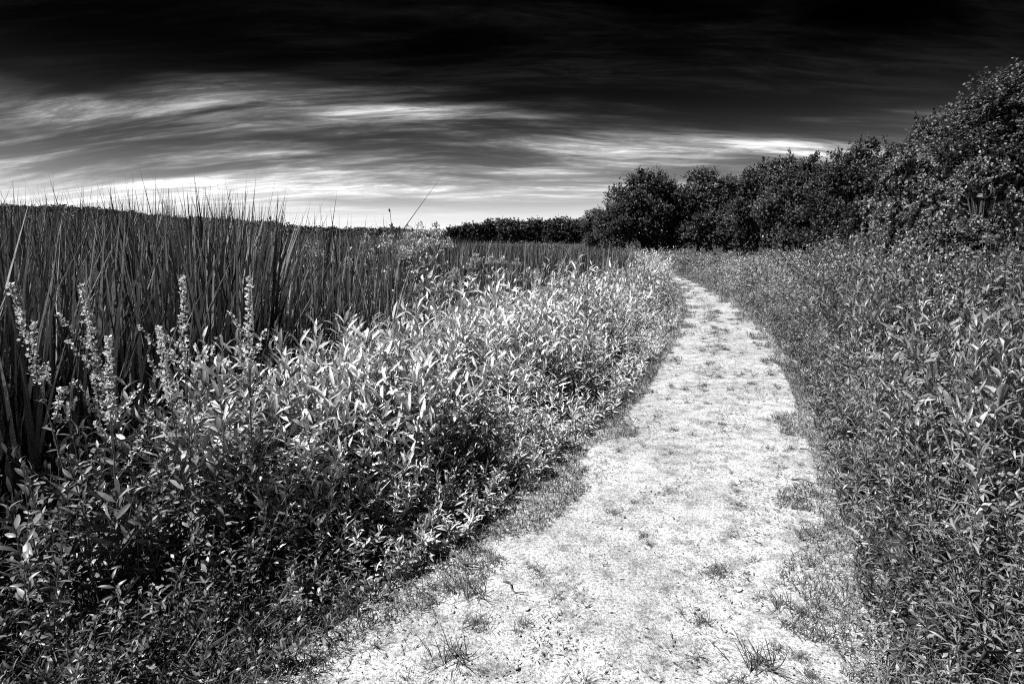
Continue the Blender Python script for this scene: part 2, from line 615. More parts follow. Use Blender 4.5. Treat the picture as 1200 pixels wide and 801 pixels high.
idx = np.arange(HX.size).reshape(HX.shape)
Fq = np.stack([idx[:-1, :-1], idx[:-1, 1:], idx[1:, 1:], idx[1:, :-1]], -1).reshape(-1, 4)
tag(link('hill', mesh_np('hill', np.stack([HX, HY, hill_h(HX, HY)], -1), Fq, M['hill'], smooth=True)), kind='structure')
nt_, nl = 2000, 32
cx = rng.uniform(-600, 100, nt_)
cy = rng.uniform(430, 640, nt_)
cr = rng.uniform(2.2, 5.0, nt_)
cz = hill_h(cx, cy) + cr * .55
d = unit(rng.normal(size=(nt_, nl, 3)))
d[..., 2] = np.abs(d[..., 2]) * .9 - .15
pos = np.stack([cx, cy, cz], -1)[:, None] + d * cr[:, None, None] * rng.uniform(.75, 1.05, (nt_, nl, 1))
bag = Bag()
m = nt_ * nl
add_leaves(bag, RHOMB, pos.reshape(-1, 3), unit(d.reshape(-1, 3) * .4 + rng.normal(size=(m, 3))), rng.uniform(1.0, 2.1, m), rng.uniform(.6, 1.2, m), rng.uniform(0, 6.28, m), rng.random(m))
tag(link('distant_woods', bag.mesh('distant_woods', M['far_leaf'])), 'dark wooded ridge along the horizon behind the cattails', 'woods', kind='stuff')


# ------------------------------------------------------------------ trees
def crown_mesh(name, seed, H, W, base, n_leaf, leaf, mat, lobes=26, droop=.0, taper=.0):
    """leaf-sized faces gathered in uneven clumps round the limb ends; returns crown mesh and trunk mesh"""
    g = np.random.default_rng(seed)
    c = []
    while len(c) < lobes:
        p = g.uniform(-1, 1, 3)
        rr = math.hypot(p[0], p[1])
        h = (p[2] + 1) / 2
        lim = (math.sin(min(1, h / .6) * math.pi / 2) * .42 + .58) * (1 if h < .6 else max(0, 1 - ((h - .6) / .41) ** 2) ** .42) * (1 - taper * h)
        if rr > lim or (rr < lim * .45 and h < .8):
            continue
        c.append((p[0] * W * .43, p[1] * W * .43, base + (H - base) * (.03 + .87 * h)))
    c = np.array(c)
    c = np.concatenate([c, [(0, 0, H * .86), (W * .05, W * .04, H * .55)]])
    lr = g.uniform(.09, .19, len(c)) * W * (1 - .35 * taper)
    lr[-2] *= .8
    # leading shoots break the outline
    nx_ = 16
    ax_, rx_ = g.uniform(0, 6.28, nx_), g.random(nx_) ** .6
    c = np.concatenate([c, np.stack([np.cos(ax_) * rx_ * W * .36, np.sin(ax_) * rx_ * W * .36, H * (1.0 - .22 * rx_ ** 2 + g.uniform(-.05, .03, nx_))], -1)])
    lr = np.concatenate([lr, g.uniform(.045, .085, nx_) * W])
    per = 11
    ns = n_leaf // per
    wsel = lr ** 2
    k = g.choice(len(c), ns, p=wsel / wsel.sum())
    d = unit(g.normal(size=(ns, 3)) + np.array([0, 0, .35]))
    d[:, 2] = np.where(d[:, 2] < -.5, -d[:, 2], d[:, 2])
    lump = 1 + .25 * np.sin(d[:, 0] * 7 + k * 3) * np.sin(d[:, 1] * 6 + k) + .12 * g.normal(size=ns)
    root = c[k] + d * (lr[k] * (.45 + .5 * g.random(ns) ** .5) * lump)[:, None] * np.array([1, 1, 1.1])
    tw = unit(d + g.normal(size=(ns, 3)) * .45 + np.array([0, 0, .45 - droop]))
    tl = leaf * g.uniform(1.6, 4.0, ns)
    ti = g.random((ns, per))
    pos = (root[:, None] + tw[:, None] * (tl[:, None] * ti)[..., None]).reshape(-1, 3)
    m_ = len(pos)
    pos[:, 2] = np.maximum(pos[:, 2], .15)
    fw = unit(np.repeat(tw, per, 0) * .55 + g.normal(size=(m_, 3)) * .75 + np.array([0, 0, -.15]))
    bag = Bag()
    L = leaf * g.uniform(.6, 1.35, m_)
    tone = g.random(len(c))
    sh = .30 * g.random(m_) + .40 * np.repeat(tone[k], per) + .30 * np.repeat(g.random(ns), per)
    add_leaves(bag, RHOMB, pos, fw, L, L * g.uniform(.30, .46, m_), g.normal(0, .6, m_), np.clip(sh, 0, 1))
    # large leaves added inside to block light, toned darkest as shade in the gaps
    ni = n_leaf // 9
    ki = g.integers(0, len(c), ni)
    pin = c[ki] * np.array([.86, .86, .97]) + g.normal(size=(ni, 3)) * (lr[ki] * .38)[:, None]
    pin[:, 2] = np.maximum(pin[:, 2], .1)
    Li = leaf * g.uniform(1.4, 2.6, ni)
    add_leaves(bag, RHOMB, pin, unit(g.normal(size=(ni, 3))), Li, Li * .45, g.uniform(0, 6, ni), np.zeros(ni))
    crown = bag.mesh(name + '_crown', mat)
    bag = Bag()
    ks = np.linspace(0, 1, 7)
    tr = np.stack([np.zeros(7) + .04 * W * np.sin(ks * 3), .03 * W * np.sin(ks * 2.2 + 1) - .025 * W, ks * H * .86 - .1], -1)
    r0 = .022 * H + .02
    add_tubes(bag, tr[None], (r0 * (1 - .9 * ks) + .01)[None], np.array([.5]), 8)
    st = tr[g.integers(1, 5, len(c))]
    mid = (st + c) / 2 + np.array([0, 0, -.05 * H]) * g.random((len(c), 1))
    ks2 = np.linspace(0, 1, 5)[None, :, None]
    limb = st[:, None] * (1 - ks2) ** 2 + 2 * mid[:, None] * ks2 * (1 - ks2) + c[:, None] * ks2 ** 2
    add_tubes(bag, limb, np.linspace(r0 * .42, r0 * .08, 5)[None] * np.ones((len(c), 1)), np.full(len(c), .5), 5)
    trunk = bag.mesh(name + '_trunk', M['bark'], True)
    return crown, trunk


KIND = {}
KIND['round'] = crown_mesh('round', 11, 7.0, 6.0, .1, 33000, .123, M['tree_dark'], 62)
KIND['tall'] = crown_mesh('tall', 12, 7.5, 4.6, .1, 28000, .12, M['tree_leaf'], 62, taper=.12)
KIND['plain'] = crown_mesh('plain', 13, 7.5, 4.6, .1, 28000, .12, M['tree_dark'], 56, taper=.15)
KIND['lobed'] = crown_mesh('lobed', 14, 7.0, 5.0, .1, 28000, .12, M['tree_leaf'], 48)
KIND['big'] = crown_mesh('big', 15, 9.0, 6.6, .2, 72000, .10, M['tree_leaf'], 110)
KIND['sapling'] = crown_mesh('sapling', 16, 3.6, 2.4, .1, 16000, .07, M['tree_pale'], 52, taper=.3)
KDIM = dict(round=(7.0, 6.0), tall=(7.5, 4.6), plain=(7.5, 4.6), lobed=(7.0, 5.0), big=(9.0, 6.6), sapling=(3.6, 2.4), far=(8.0, 6.0), far2=(8.0, 5.0), far3=(7.0, 6.0))


def spot(pxl, d):
    return ((pxl - 600) / FPX * (d * math.cos(PITCH) + .2), d)


def top_h(top, d):
    return (278 - top) / FPX * d + CAM_Z


def tree(kind, name, label, pxl, top, d, W, rot, group=None):
    x, y = spot(pxl, d)
    H = top_h(top, d)
    h0, w0 = KDIM[kind]
    e = link(name, None, loc=(x, y, float(gz(x, y)) - .02))
    e.rotation_euler = (0, 0, rot)
    e.scale = (W / w0 * 1.0, W / w0, H / h0 * 1.02)
    link('crown', KIND[kind][0], e)
    link('trunk', KIND[kind][1], e)
    return tag(e, label, 'tree', group)


G1 = 'trees in the row at the bend of the path'
TREES = [
    ('lobed', 'small_tree', 'small dark tree at the left end of the tree row', 700, 250, 62, 3.6, 1.0),
    ('lobed', 'low_tree', 'low paler tree in front of the big round tree, at its left foot', 722, 243, 56, 4.2, 2.7),
    ('round', 'broad_tree', 'broad round dark tree, largest crown at the left end of the row', 752, 209, 57, 6.6, .4),
    ('plain', 'deciduous_tree', 'lower dark tree tucked between the broad round tree and the next rounded top', 788, 224, 59, 4.4, 1.4),
    ('tall', 'deciduous_tree', 'tree with rounded top just right of the broad round tree', 818, 207, 56, 4.6, 0.2),
    ('tall', 'deciduous_tree', 'lower flat-topped tree in the middle of the tree row', 851, 215, 54, 4.4, 2.2),
    ('plain', 'deciduous_tree', 'tall dark tree right of the flat-topped tree in the row', 886, 203, 50, 4.4, 3.6),
    ('lobed', 'deciduous_tree', 'full lobed tree just left of the spindly bare tip', 917, 196, 47, 4.6, 5.1),
    ('tall', 'deciduous_tree', 'narrow tree directly below the spindly bare tip', 940, 197, 45, 3.6, 4.0),
    ('plain', 'deciduous_tree', 'lower dark tree between the spindly tip and the dark rounded tree', 972, 209, 42, 4.4, .9),
    ('round', 'deciduous_tree', 'dark tree with a rounded top right of the spindly tip', 1006, 180, 39, 5.0, 2.0),
    ('plain', 'deciduous_tree', 'dark tree behind the pale sapling', 1038, 203, 35, 4.0, 3.1),
    ('plain', 'deciduous_tree', 'dark narrow tree top just above the pale sapling', 1068, 174, 33, 3.2, 5.5),
    ('round', 'deciduous_tree', 'dark tree at the left shoulder of the tall tree on the right', 1106, 146, 28, 4.4, 4.4),
    ('big', 'tall_tree', 'tallest leafy tree, filling the right edge of the picture', 1178, 97, 24, 7.0, .7),
    ('big', 'tall_tree', 'leafy tree cut off by the right edge, beside the tallest one', 1270, 90, 22, 6.0, 3.7),
]
for kind, nm, lab, a, b, c_, w, rt in TREES:
    tree(kind, nm, lab, a, b, c_, w * (1.15 if nm == 'deciduous_tree' else 1.0), rt, G1 if nm == 'deciduous_tree' else None)
for a, b, c_, w, rt, lab in [(1052, 196, 17, 2.2, .3, 'pale maple-like sapling standing in front of the dark trees'),
                             (1092, 232, 15, 1.9, 2.3, 'pale young sapling right of the taller pale sapling'),
                             (1140, 205, 14, 2.0, 4.1, 'leafy sapling in front of the tallest tree at the right')]:
    tree('sapling', 'sapling', lab, a, b, c_, w, rt, 'saplings at the edge of the wood')

# spindly half-bare tip above the row
x, y = spot(948, 44)
H = top_h(186, 44)
e = tag(link('spindly_tree', None, loc=(x, y, float(gz(x, y)))), 'spindly tree with sparse upswept branches poking above the row', 'tree')
bag, lb = Bag(), Bag()
ks = np.linspace(0, 1, 9)
add_tubes(bag, np.stack([.06 * np.sin(ks * 5), 0 * ks, ks * H], -1)[None], (.09 * (1 - .9 * ks))[None], np.array([.4]), 6)
nb = 46
t = rng.uniform(.25, .985, nb)
az = rng.uniform(0, 6.28, nb)
Ln = (.25 + 1.3 * (1 - t)) * rng.uniform(.6, 1.2, nb)
bs = np.stack([.06 * np.sin(t * 5), 0 * t, t * H], -1)
kb = np.linspace(0, 1, 5)
br = bs[:, None] + np.stack([np.cos(az)[:, None] * Ln[:, None] * kb, np.sin(az)[:, None] * Ln[:, None] * kb, Ln[:, None] * (.45 * kb + .55 * kb ** 2)], -1)
add_tubes(bag, br, np.linspace(.022, .008, 5)[None] * np.ones((nb, 1)), np.full(nb, .4), 4)
link('trunk', bag.mesh('spindly_trunk', M['bark'], True), e)
nl = 34
kk = rng.random((nb, nl)) ** .7
pp = bs[:, None] + np.stack([np.cos(az)[:, None] * Ln[:, None] * kk, np.sin(az)[:, None] * Ln[:, None] * kk, Ln[:, None] * (.45 * kk + .55 * kk ** 2)], -1)
m = nb * nl
add_leaves(lb, RHOMB, pp.reshape(-1, 3), unit(rng.normal(size=(m, 3)) + np.array([0, 0, .5])), rng.uniform(.10, .22, m), rng.uniform(.02, .04, m), rng.uniform(0, 6.28, m), rng.random(m))
link('crown', lb.mesh('spindly_crown', M['tree_dark']), e)

ORD = ['first', 'second', 'third', 'fourth', 'fifth', 'sixth', 'seventh', 'eighth', 'ninth', 'tenth', 'eleventh', 'twelfth', 'thirteenth', 'fourteenth', 'fifteenth', 'sixteenth', 'seventeenth', 'eighteenth', 'nineteenth', 'twentieth', 'twenty-first', 'twenty-second', 'twenty-third', 'twenty-fourth']
# far tree line across the marsh
for nm, sd_, lobes in (('far', 31, 16), ('far2', 32, 14), ('far3', 33, 12)):
    h0, w0 = KDIM[nm]
    KIND[nm] = crown_mesh(nm, sd_, h0, w0, .1, 2200, .55, M['far_leaf' if nm != 'far3' else 'tree_dark'], lobes)
G2 = 'far trees across the marsh'
k = 0
for row, (d0, step, lo, hi) in enumerate(((175, 9.5, 528, 700), (150, 12.5, 590, 700))):
    pxl, kr = lo, 0
    while pxl < hi and kr < 24:
        tp = 268 - 5.5 * min(1, max(0, (pxl - 520) / 60)) + random.uniform(-2.2, 2.2) + (1.5 if row else 0)
        d_ = d0 + random.uniform(-8, 8)
        tree(('far', 'far2', 'far3')[k % 3], 'far_tree', 'small dark tree across the marsh, ' + ORD[kr] + ' from the left in the ' + ('farther' if row == 0 else 'nearer') + ' row', pxl, tp, d_, random.uniform(3.8, 5.6), random.uniform(0, 6), G2)
        pxl += step * random.uniform(.75, 1.25)
        k += 1
        kr += 1



def where(x, y, cuts, words_):
    col = 600 + FPX * x / y
    for c_, w_ in zip(cuts, words_):
        if col < c_:
            return w_
    return words_[-1]


def reach(y, cuts, words_):
    for c_, w_ in zip(cuts, words_):
        if y < c_:
            return w_
    return words_[-1]


# ------------------------------------------------------------------ shrubs of leafy shoots
def shrub_mesh(name, seed, n_sh, nleaf, H, spread, L, W, mat, tmpl=LEAF1, flower=False):
    a = rng.uniform(0, 6.28, n_sh)
    rr = np.sqrt(rng.random(n_sh))
    P = np.stack([np.cos(a) * rr * spread * .45, np.sin(a) * rr * spread * .45, np.zeros(n_sh)], -1)
    h = H * (1 - .45 * rr ** 2) * rng.uniform(.7, 1.05, n_sh)
    lean = np.stack([np.cos(a), np.sin(a)], -1) * (rr * spread * .5 * rng.uniform(.3, 1.2, n_sh))[:, None]
    s = shoots(P, h, lean, nleaf, np.full(n_sh, L), np.full(n_sh, W), .15, (5, 55))
    b, st = Bag(), Bag()
    tone = np.repeat(rng.random(n_sh), nleaf)
    add_leaves(b, tmpl, s['pos'], s['fwd'], s['L'], s['W'], s['roll'], np.clip(.6 * tone + .4 * rng.random(len(tone)), 0, 1), s['zs'])
    add_tubes(st, s['stem'], np.linspace(.012, .003, 3)[None] * np.ones((n_sh, 1)) * (H / 1.5), np.full(n_sh, .5), 3)
    return b.mesh(name + '_foliage', mat), st.mesh(name + '_stems', M['stem'])


SH = {'leafy': shrub_mesh('leafy', 1, 95, 40, 2.0, 1.7, .12, .027, M['shrub_dark']),
      'bushy': shrub_mesh('bushy', 2, 100, 40, 2.0, 2.0, .12, .025, M['shrub_pale']),
      'pale': shrub_mesh('pale', 3, 64, 40, 2.0, 1.5, .12, .027, M['shrub_pale']),
      'low': shrub_mesh('low', 4, 60, 30, 1.0, 1.7, .13, .028, M['dark_herb'])}


def shrub(kind, label, pxl, top, d, W, group=None, name='shrub'):
    x, y = spot(pxl, d)
    z = float(gz(x, y))
    H = top_h(top, d) - z
    h0 = 1.0 if kind == 'low' else 2.0
    w0 = {'leafy': 1.7, 'bushy': 2.0, 'pale': 1.5, 'low': 1.7}[kind]
    e = link(name, None, loc=(x, y, z - .02))
    e.rotation_euler = (0, 0, random.uniform(0, 6.28))
    e.scale = (W / w0, W / w0, H / h0)
    tag(link('foliage', SH[kind][0], e), kind='stuff')
    tag(link('stems', SH[kind][1], e), kind='stuff')
    return tag(e, label, 'shrub', group)


for a in [('leafy', 'tall leafy shrub at the right edge below the tallest tree', 1178, 262, 8.2, 2.2),
          ('leafy', 'leafy shrub left of the tall shrub at the right edge', 1128, 275, 9.5, 1.9),
          ('bushy', 'light shrub below the pale sapling', 1062, 288, 13, 2.4),
          ('leafy', 'shrub with pointed top left of the pale sapling', 1003, 268, 19, 2.6),
          ('pale', 'slender pale shrub with two pointed tops beside the dark tree row', 965, 268, 20, 2.0),
          ('leafy', 'dark shrub between the two saplings', 1085, 270, 17, 2.4),
          ('leafy', 'shrub behind the milkweeds at the far right', 1215, 285, 6.3, 1.8),
          ('bushy', 'rounded light shrub at the far end of the right verge', 935, 297, 26, 2.6),
          ('pale', 'pale pointed shrub just left of the taller pale sapling', 1018, 246, 15, 1.7),
          ('pale', 'pale shrub with drooping shoots under the tallest tree', 1160, 285, 6.8, 1.4),
          ('bushy', 'rounded shrub in front of the dark shrub between the saplings', 1105, 290, 9.5, 1.8),
          ('leafy', 'shrub right of the pointed one, below the dark rounded tree', 1030, 294, 13, 2.0),
          ('bushy', 'light low shrub left of the slender pale shrub', 910, 298, 22, 2.6),
          ('pale', 'pale shrub standing against the dark shrub below the tallest tree', 1140, 262, 10.5, 1.3),
          ('pale', 'narrow pale shrub at the foot of the dark trees, left of the slender one', 940, 279, 22, 1.8),
          ('bushy', 'broad light shrub right of the pointed shrub at the wood edge', 985, 284, 17, 2.2),
          ('pale', 'small pale shrub above the milkweed at the right', 1075, 325, 7.0, 1.0),
          ('pale', 'pale leafy shrub near the right edge, below the tall leafy shrub', 1195, 330, 5.2, 1.1),
          ('pale', 'light-leaved willow bush rising among the cattails, left one', 345, 266, 7.6, 1.9),
          ('pale', 'light-leaved willow bush rising among the cattails, topmost against the sky', 478, 256, 9.0, 1.5),
          ('pale', 'light-leaved willow bush low in the cattails, between the two taller ones', 415, 278, 7.4, 1.6),
          ('pale', 'pale bush at the cattail edge with heavy leaf heads', 572, 296, 9.4, 1.1),
          ('pale', 'pale bush just right of the heavy-headed bush by the cattails', 632, 306, 10.0, 1.2),
          ('pale', 'pale bush at the front of the cattails near the leafy herbs', 530, 326, 8.0, .9)]:
    shrub(*a)
k = 0
for k, pxl in enumerate(range(792, 960, 11)):
    d_ = 40 - 12 * (pxl - 792) / 168 + random.uniform(-3, 3)
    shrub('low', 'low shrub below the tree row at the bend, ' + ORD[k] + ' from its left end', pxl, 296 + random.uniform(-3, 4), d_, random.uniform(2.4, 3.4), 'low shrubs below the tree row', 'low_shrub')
for k, pxl in enumerate(range(560, 745, 12)):
    shrub('low', 'low shrub at the far marsh edge before the tree line, ' + ORD[k] + ' from the left', pxl, 284 + random.uniform(-3, 3), 75 + random.uniform(-10, 10), random.uniform(3.5, 5.5), 'low shrubs at the far marsh edge', 'low_shrub')

# ------------------------------------------------------------------ undergrowth of leafy herbs, both sides
PH = [(a, b, c) for a, b, c in zip(rng.normal(0, 1, 14), rng.normal(0, 1, 14), rng.uniform(0, 6.28, 14))]


def patch(x, y, f):
    v = 0
    for i, (a, b, c) in enumerate(PH):
        v = v + np.sin(f * (a * x + b * y) * (1 + .12 * i) + c)
    return v / 2.65


def herb_height(s, y, side):
    if side < 0:
        return 0.10 + 0.80 * sstep(-.15, 1.45, s) + (0.10 * np.sin(y * 1.9 + s * 2) + .08 * np.sin(y * 4.3 - s * 3)) * sstep(.2, 1.0, s)
    return 0.10 + 0.78 * sstep(-.05, 1.4, s) + (0.16 * np.sin(y * 1.7 + s * 1.3) + .12 * np.sin(y * 3.1 - s * 2.7)) * sstep(.2, 1.2, s) + .15 * sstep(2, 4, s)


def herb_points(n, y0, y1, smax, side, power=1.3):
    y = y0 + (y1 - y0) * rng.random(n) ** power
    if side < 0:
        lim = np.minimum(reed_start(y) + .25, smax)
        s = .04 + (lim - .04) * rng.random(n)
        x = xl(y) - s
    else:
        s = .04 + smax * rng.random(n)
        x = xr(y) + s
    return x, y, s


def in_view(x, y, pad=.5):
    return (np.abs(x) < .82 * y + 1.2 + pad) & (y > .6)


def clear_of_camera(x, y):
    return ~((np.abs(x) < .5) & (np.abs(y) < .6))


under = {}


def herbs(key, n, y0, y1, smax, side, nleaf, L, W, tmpl, mat, dens=1.3, hscale=1.0, pitch=(5, 62), tone=(0., 1.)):
    x, y, s = herb_points(n, y0, y1, smax, side, dens)
    k = in_view(x, y) & clear_of_camera(x, y)
    x, y, s = x[k], y[k], s[k]
    n = len(x)
    pt_ = patch(x, y, 1.6)
    H = np.maximum(herb_height(s * (1 + np.maximum(0, y - 12) / 6), y, side) * hscale * rng.uniform(.6, 1.18, n) * (1 + (.16 if side < 0 else .24) * np.clip(pt_, -1.3, 1.3)), .08)
    H = np.minimum(H, (.26 + .25 * np.hypot(x, y)) * rng.uniform(.75, 1, n))
    P = np.stack([x, y, gz(x, y)], -1)
    lean = rng.normal(0, .24, (n, 2)) * H[:, None] + np.array([-.10 * side * 1.0, 0]) * H[:, None]
    f = np.clip(H / .7, .5, 1.1) * np.clip(.45 + y * .13, .7, 1)
    o = shoots(P, H, lean, nleaf, L * f * rng.uniform(.8, 1.2, n), W * f, .10, pitch)
    b = under.setdefault((key, mat), Bag())
    tn = np.repeat(np.clip(tone[0] + (tone[1] - tone[0]) * (.5 + .32 * patch(x, y, 1.8) + .22 * rng.normal(size=n)), 0, 1), nleaf)
    add_leaves(b, tmpl, o['pos'], o['fwd'], o['L'], o['W'], o['roll'], np.clip(.55 * tn + .45 * rng.random(len(tn)) * (tone[1] - tone[0]) + .45 * tone[0], 0, 1), o['zs'])
    sb = under.setdefault((key + '_stems', 'stem'), Bag())
    add_tubes(sb, o['stem'], np.linspace(.0035, .0012, 3)[None] * np.ones((n, 1)), np.full(n, .5), 3)


# left verge: near, middle, far
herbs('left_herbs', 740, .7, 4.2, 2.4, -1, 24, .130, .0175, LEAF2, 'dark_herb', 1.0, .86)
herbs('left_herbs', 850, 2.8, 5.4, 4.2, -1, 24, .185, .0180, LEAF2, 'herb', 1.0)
herbs('left_herbs', 900, 5.2, 9.5, 4.2, -1, 24, .185, .0185, LEAF1, 'herb', 1.1)
herbs('left_herbs', 2200, 8, 24, 4.0, -1, 20, .16, .021, LEAF1, 'herb', 1.2)
herbs('left_herbs', 1500, 20, 48, 2.0, -1, 14, .16, .024, LEAF1, 'herb', 1.0, .75)
# right verge
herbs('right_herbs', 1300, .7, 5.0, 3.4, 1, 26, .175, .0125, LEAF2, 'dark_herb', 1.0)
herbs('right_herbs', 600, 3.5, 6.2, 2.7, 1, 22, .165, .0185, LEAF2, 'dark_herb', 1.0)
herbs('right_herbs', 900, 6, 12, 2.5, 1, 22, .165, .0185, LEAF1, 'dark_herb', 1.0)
herbs('right_herbs', 2300, 9, 26, 2.8, 1, 18, .15, .020, LEAF1, 'herb', 1.2, .60, tone=(0, .45))
herbs('right_herbs', 2200, 22, 55, 9.0, 1, 14, .16, .024, LEAF1, 'herb', 1.0, .48, tone=(0, .45))


# short grass along both edges, and fringing the path
def grass(key, n, y0, y1, s0, s1, side, h, mat, power=1.4, wid=.0015):
    y = y0 + (y1 - y0) * rng.random(n) ** power
    s = s0 + (s1 - s0) * np.abs(rng.normal(0, .42, n))
    s = s - .26 * np.clip(patch(y * 1.0, y * .7 + side, 2.6) - .1, 0, 1) * (s < .35)
    x = xl(y) - s if side < 0 else xr(y) + s
    k = in_view(x, y) & clear_of_camera(x, y)
    x, y, s = x[k], y[k], s[k]
    n = len(x)
    P = np.stack([x, y, np.maximum(gz(x, y), 0 * x + gz(x, y))], -1)
    az = rng.uniform(0, 6.28, n)
    pt = np.radians(rng.uniform(35, 88, n))
    fw = np.stack([np.cos(az) * np.cos(pt), np.sin(az) * np.cos(pt), np.sin(pt)], -1)
    L = h * rng.uniform(.4, 1.3, n) * (.45 + .55 * sstep(0, .5, s))
    b = under.setdefault((key, mat), Bag())
    W = wid * rng.uniform(.7, 1.4, n) * (1 + y / 6)
    add_leaves(b, LEAF1, P, fw, L, W, rng.normal(0, .3, n), rng.random(n), rng.uniform(.5, 1.8, n))


grass('left_grass', 16000, .9, 8, -.10, .75, -1, .15, 'grass')
grass('left_grass', 9000, 7, 26, -.10, .9, -1, .2, 'grass', 1.2)
grass('right_grass', 18000, .9, 8, -.08, .8, 1, .14, 'grass')
grass('right_grass', 10000, 7, 28, -.10, 1.0, 1, .2, 'grass', 1.2)
grass('left_grass', 7000, .8, 6, .3, 2.6, -1, .26, 'grass', 1.1, .0016)
grass('right_grass', 7000, .8, 7, .3, 3.2, 1, .26, 'grass', 1.1, .0016)

def long_grass(key, n, y0, y1, s0, s1, side, h, mat):
    y = y0 + (y1 - y0) * rng.random(n) ** 1.2
    s = s0 + (s1 - s0) * rng.random(n)
    if side < 0:
        s = np.minimum(s, reed_start(y) + .1)
    x = xl(y) - s if side < 0 else xr(y) + s
    k = in_view(x, y) & (y > 3.0)
    x, y, s = x[k], y[k], s[k]
    n = len(x)
    z = gz(x, y) + herb_height(s, y, side) * rng.uniform(.1, .75, n)
    az = rng.uniform(0, 6.28, n)
    pt = np.radians(rng.uniform(20, 75, n))
    fw = np.stack([np.cos(az) * np.cos(pt), np.sin(az) * np.cos(pt), np.sin(pt)], -1)
    b = under.setdefault((key, mat), Bag())
    add_leaves(b, BLADE3, np.stack([x, y, z], -1), fw, h * rng.uniform(.5, 1.3, n), .0042 * rng.uniform(.6, 1.3, n) * (1 + y / 16), rng.normal(0, .5, n), .3 + .7 * rng.random(n), rng.uniform(.5, 4.5, n))


long_grass('left_herbs', 5200, 1.8, 12, .5, 3.2, -1, .30, 'herb')
long_grass('right_herbs', 4200, 1.8, 12, .5, 4.0, 1, .28, 'dark_herb')

# small round-leaved ground plants in the near verges
def ground_leaves(key, n, y0, y1, smax, side, mat):
    y = y0 + (y1 - y0) * rng.random(n)
    s = smax * rng.random(n)
    x = xl(y) - s if side < 0 else xr(y) + s
    z = gz(x, y) + rng.random(n) * np.minimum(.10 + .35 * s, .45)
    az = rng.uniform(0, 6.28, n)
    pt = np.radians(rng.normal(10, 25, n))
    fw = np.stack([np.cos(az) * np.cos(pt), np.sin(az) * np.cos(pt), np.sin(pt)], -1)
    k = in_view(x, y)
    P = np.stack([x, y, z], -1)
    L = rng.uniform(.014, .034, n)
    b = under.setdefault((key, mat), Bag())
    add_leaves(b, LEAF1, P[k], fw[k], L[k], (L * .24)[k], rng.normal(0, .5, n)[k], rng.random(n)[k], rng.uniform(0, 1.5, n)[k])


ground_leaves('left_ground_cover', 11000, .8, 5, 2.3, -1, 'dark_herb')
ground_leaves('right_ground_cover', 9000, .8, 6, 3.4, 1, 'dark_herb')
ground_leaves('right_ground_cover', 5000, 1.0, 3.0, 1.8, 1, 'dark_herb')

NAMES = {'left_herbs': ('leafy_undergrowth', 'dense pale leafy undergrowth between the path and the cattails', 'undergrowth'),
         'right_herbs': ('leafy_undergrowth', 'dense leafy undergrowth along the right side of the path', 'undergrowth'),
         'left_herbs_stems': ('undergrowth_stems', 'thin stems of the undergrowth left of the path', 'stems'),
         'right_herbs_stems': ('undergrowth_stems', 'thin stems of the undergrowth right of the path', 'stems'),
         'left_grass': ('verge_grass', 'short ragged grass along the left path edge', 'grass'),
         'right_grass': ('verge_grass', 'short ragged grass along the right path edge', 'grass'),
         'left_ground_cover': ('ground_cover', 'small dark leaves low in the left verge', 'ground cover'),
         'right_ground_cover': ('ground_cover', 'small dark leaves low in the right verge', 'ground cover')}
for (key, mat), b in under.items():
    nm, lab, cat = NAMES[key]
    if mat == 'dark_herb' and key == 'left_herbs':
        lab = 'darker leafy undergrowth in the near left corner'
    if mat == 'herb' and key == 'right_herbs':
        lab = 'paler leafy undergrowth on the right side towards the bend'
    tag(link(nm, b.mesh(nm, M[mat])), lab, cat, kind='stuff')

# ------------------------------------------------------------------ cattails
def reed_top(x, y):
    """height above the datum that the cattail leaves reach"""
    a = x / np.maximum(y, .5)
    return np.minimum(CAM_Z + .058 * np.maximum(y, 1.0) + .02, np.interp(a, (-1.0, -.8, -.55, -.3, -.1, .1, .3), (2.18, 2.10, 1.97, 1.78, 1.56, 1.42, 1.32)))


def reeds(bag, n, y0, y1, s_extra, tmpl, wid, power, per=5):
    m = n // per
    y = y0 + (y1 - y0) * rng.random(m) ** power
    depth = s_extra * rng.random(m) ** 1.3 * (1 + y * .12)
    x = xl(y) - reed_start(y) + .1 - depth - .15 * rng.normal(size=m) ** 2
    k = in_view(x, y, 1.0)
    x, y = np.repeat(x[k], per), np.repeat(y[k], per)
    x = x + rng.normal(0, .05, len(x))
    y = y + rng.normal(0, .05, len(y))
    n = len(x)
    z = gz(x, y)
    lift = np.where(rng.random(n) > .93, rng.uniform(.03, .19, n) * np.clip(y / 7, .1, 1), 0)
    col = 600 + FPX * x / np.maximum(y, .5)
    gap = (y < 9.5) & (((col > 290) & (col < 440)) | ((col > 452) & (col < 512)))
    L = (reed_top(x, y) - z) * (1 + .05 * patch(x, y, 1.1)) * rng.uniform(.68, 1.03, n) * np.where(gap & (rng.random(n) > .12), .70, 1) + lift
    az = rng.uniform(0, 6.28, n)
    tilt = np.radians(np.abs(rng.normal(0, 5.0, n)) * (1 + 2.2 * (rng.random(n) > .95)) + .5)
    fw = unit(np.stack([np.cos(az) * np.sin(tilt) + .06, np.sin(az) * np.sin(tilt), np.cos(tilt)], -1))
    add_leaves(bag, tmpl, np.stack([x, y, z - .03], -1), fw, L / fw[:, 2], wid * rng.uniform(.6, 1.25, n), rng.uniform(0, 6.28, n), rng.random(n) ** 2.4, rng.uniform(-.3, 1.6, n))


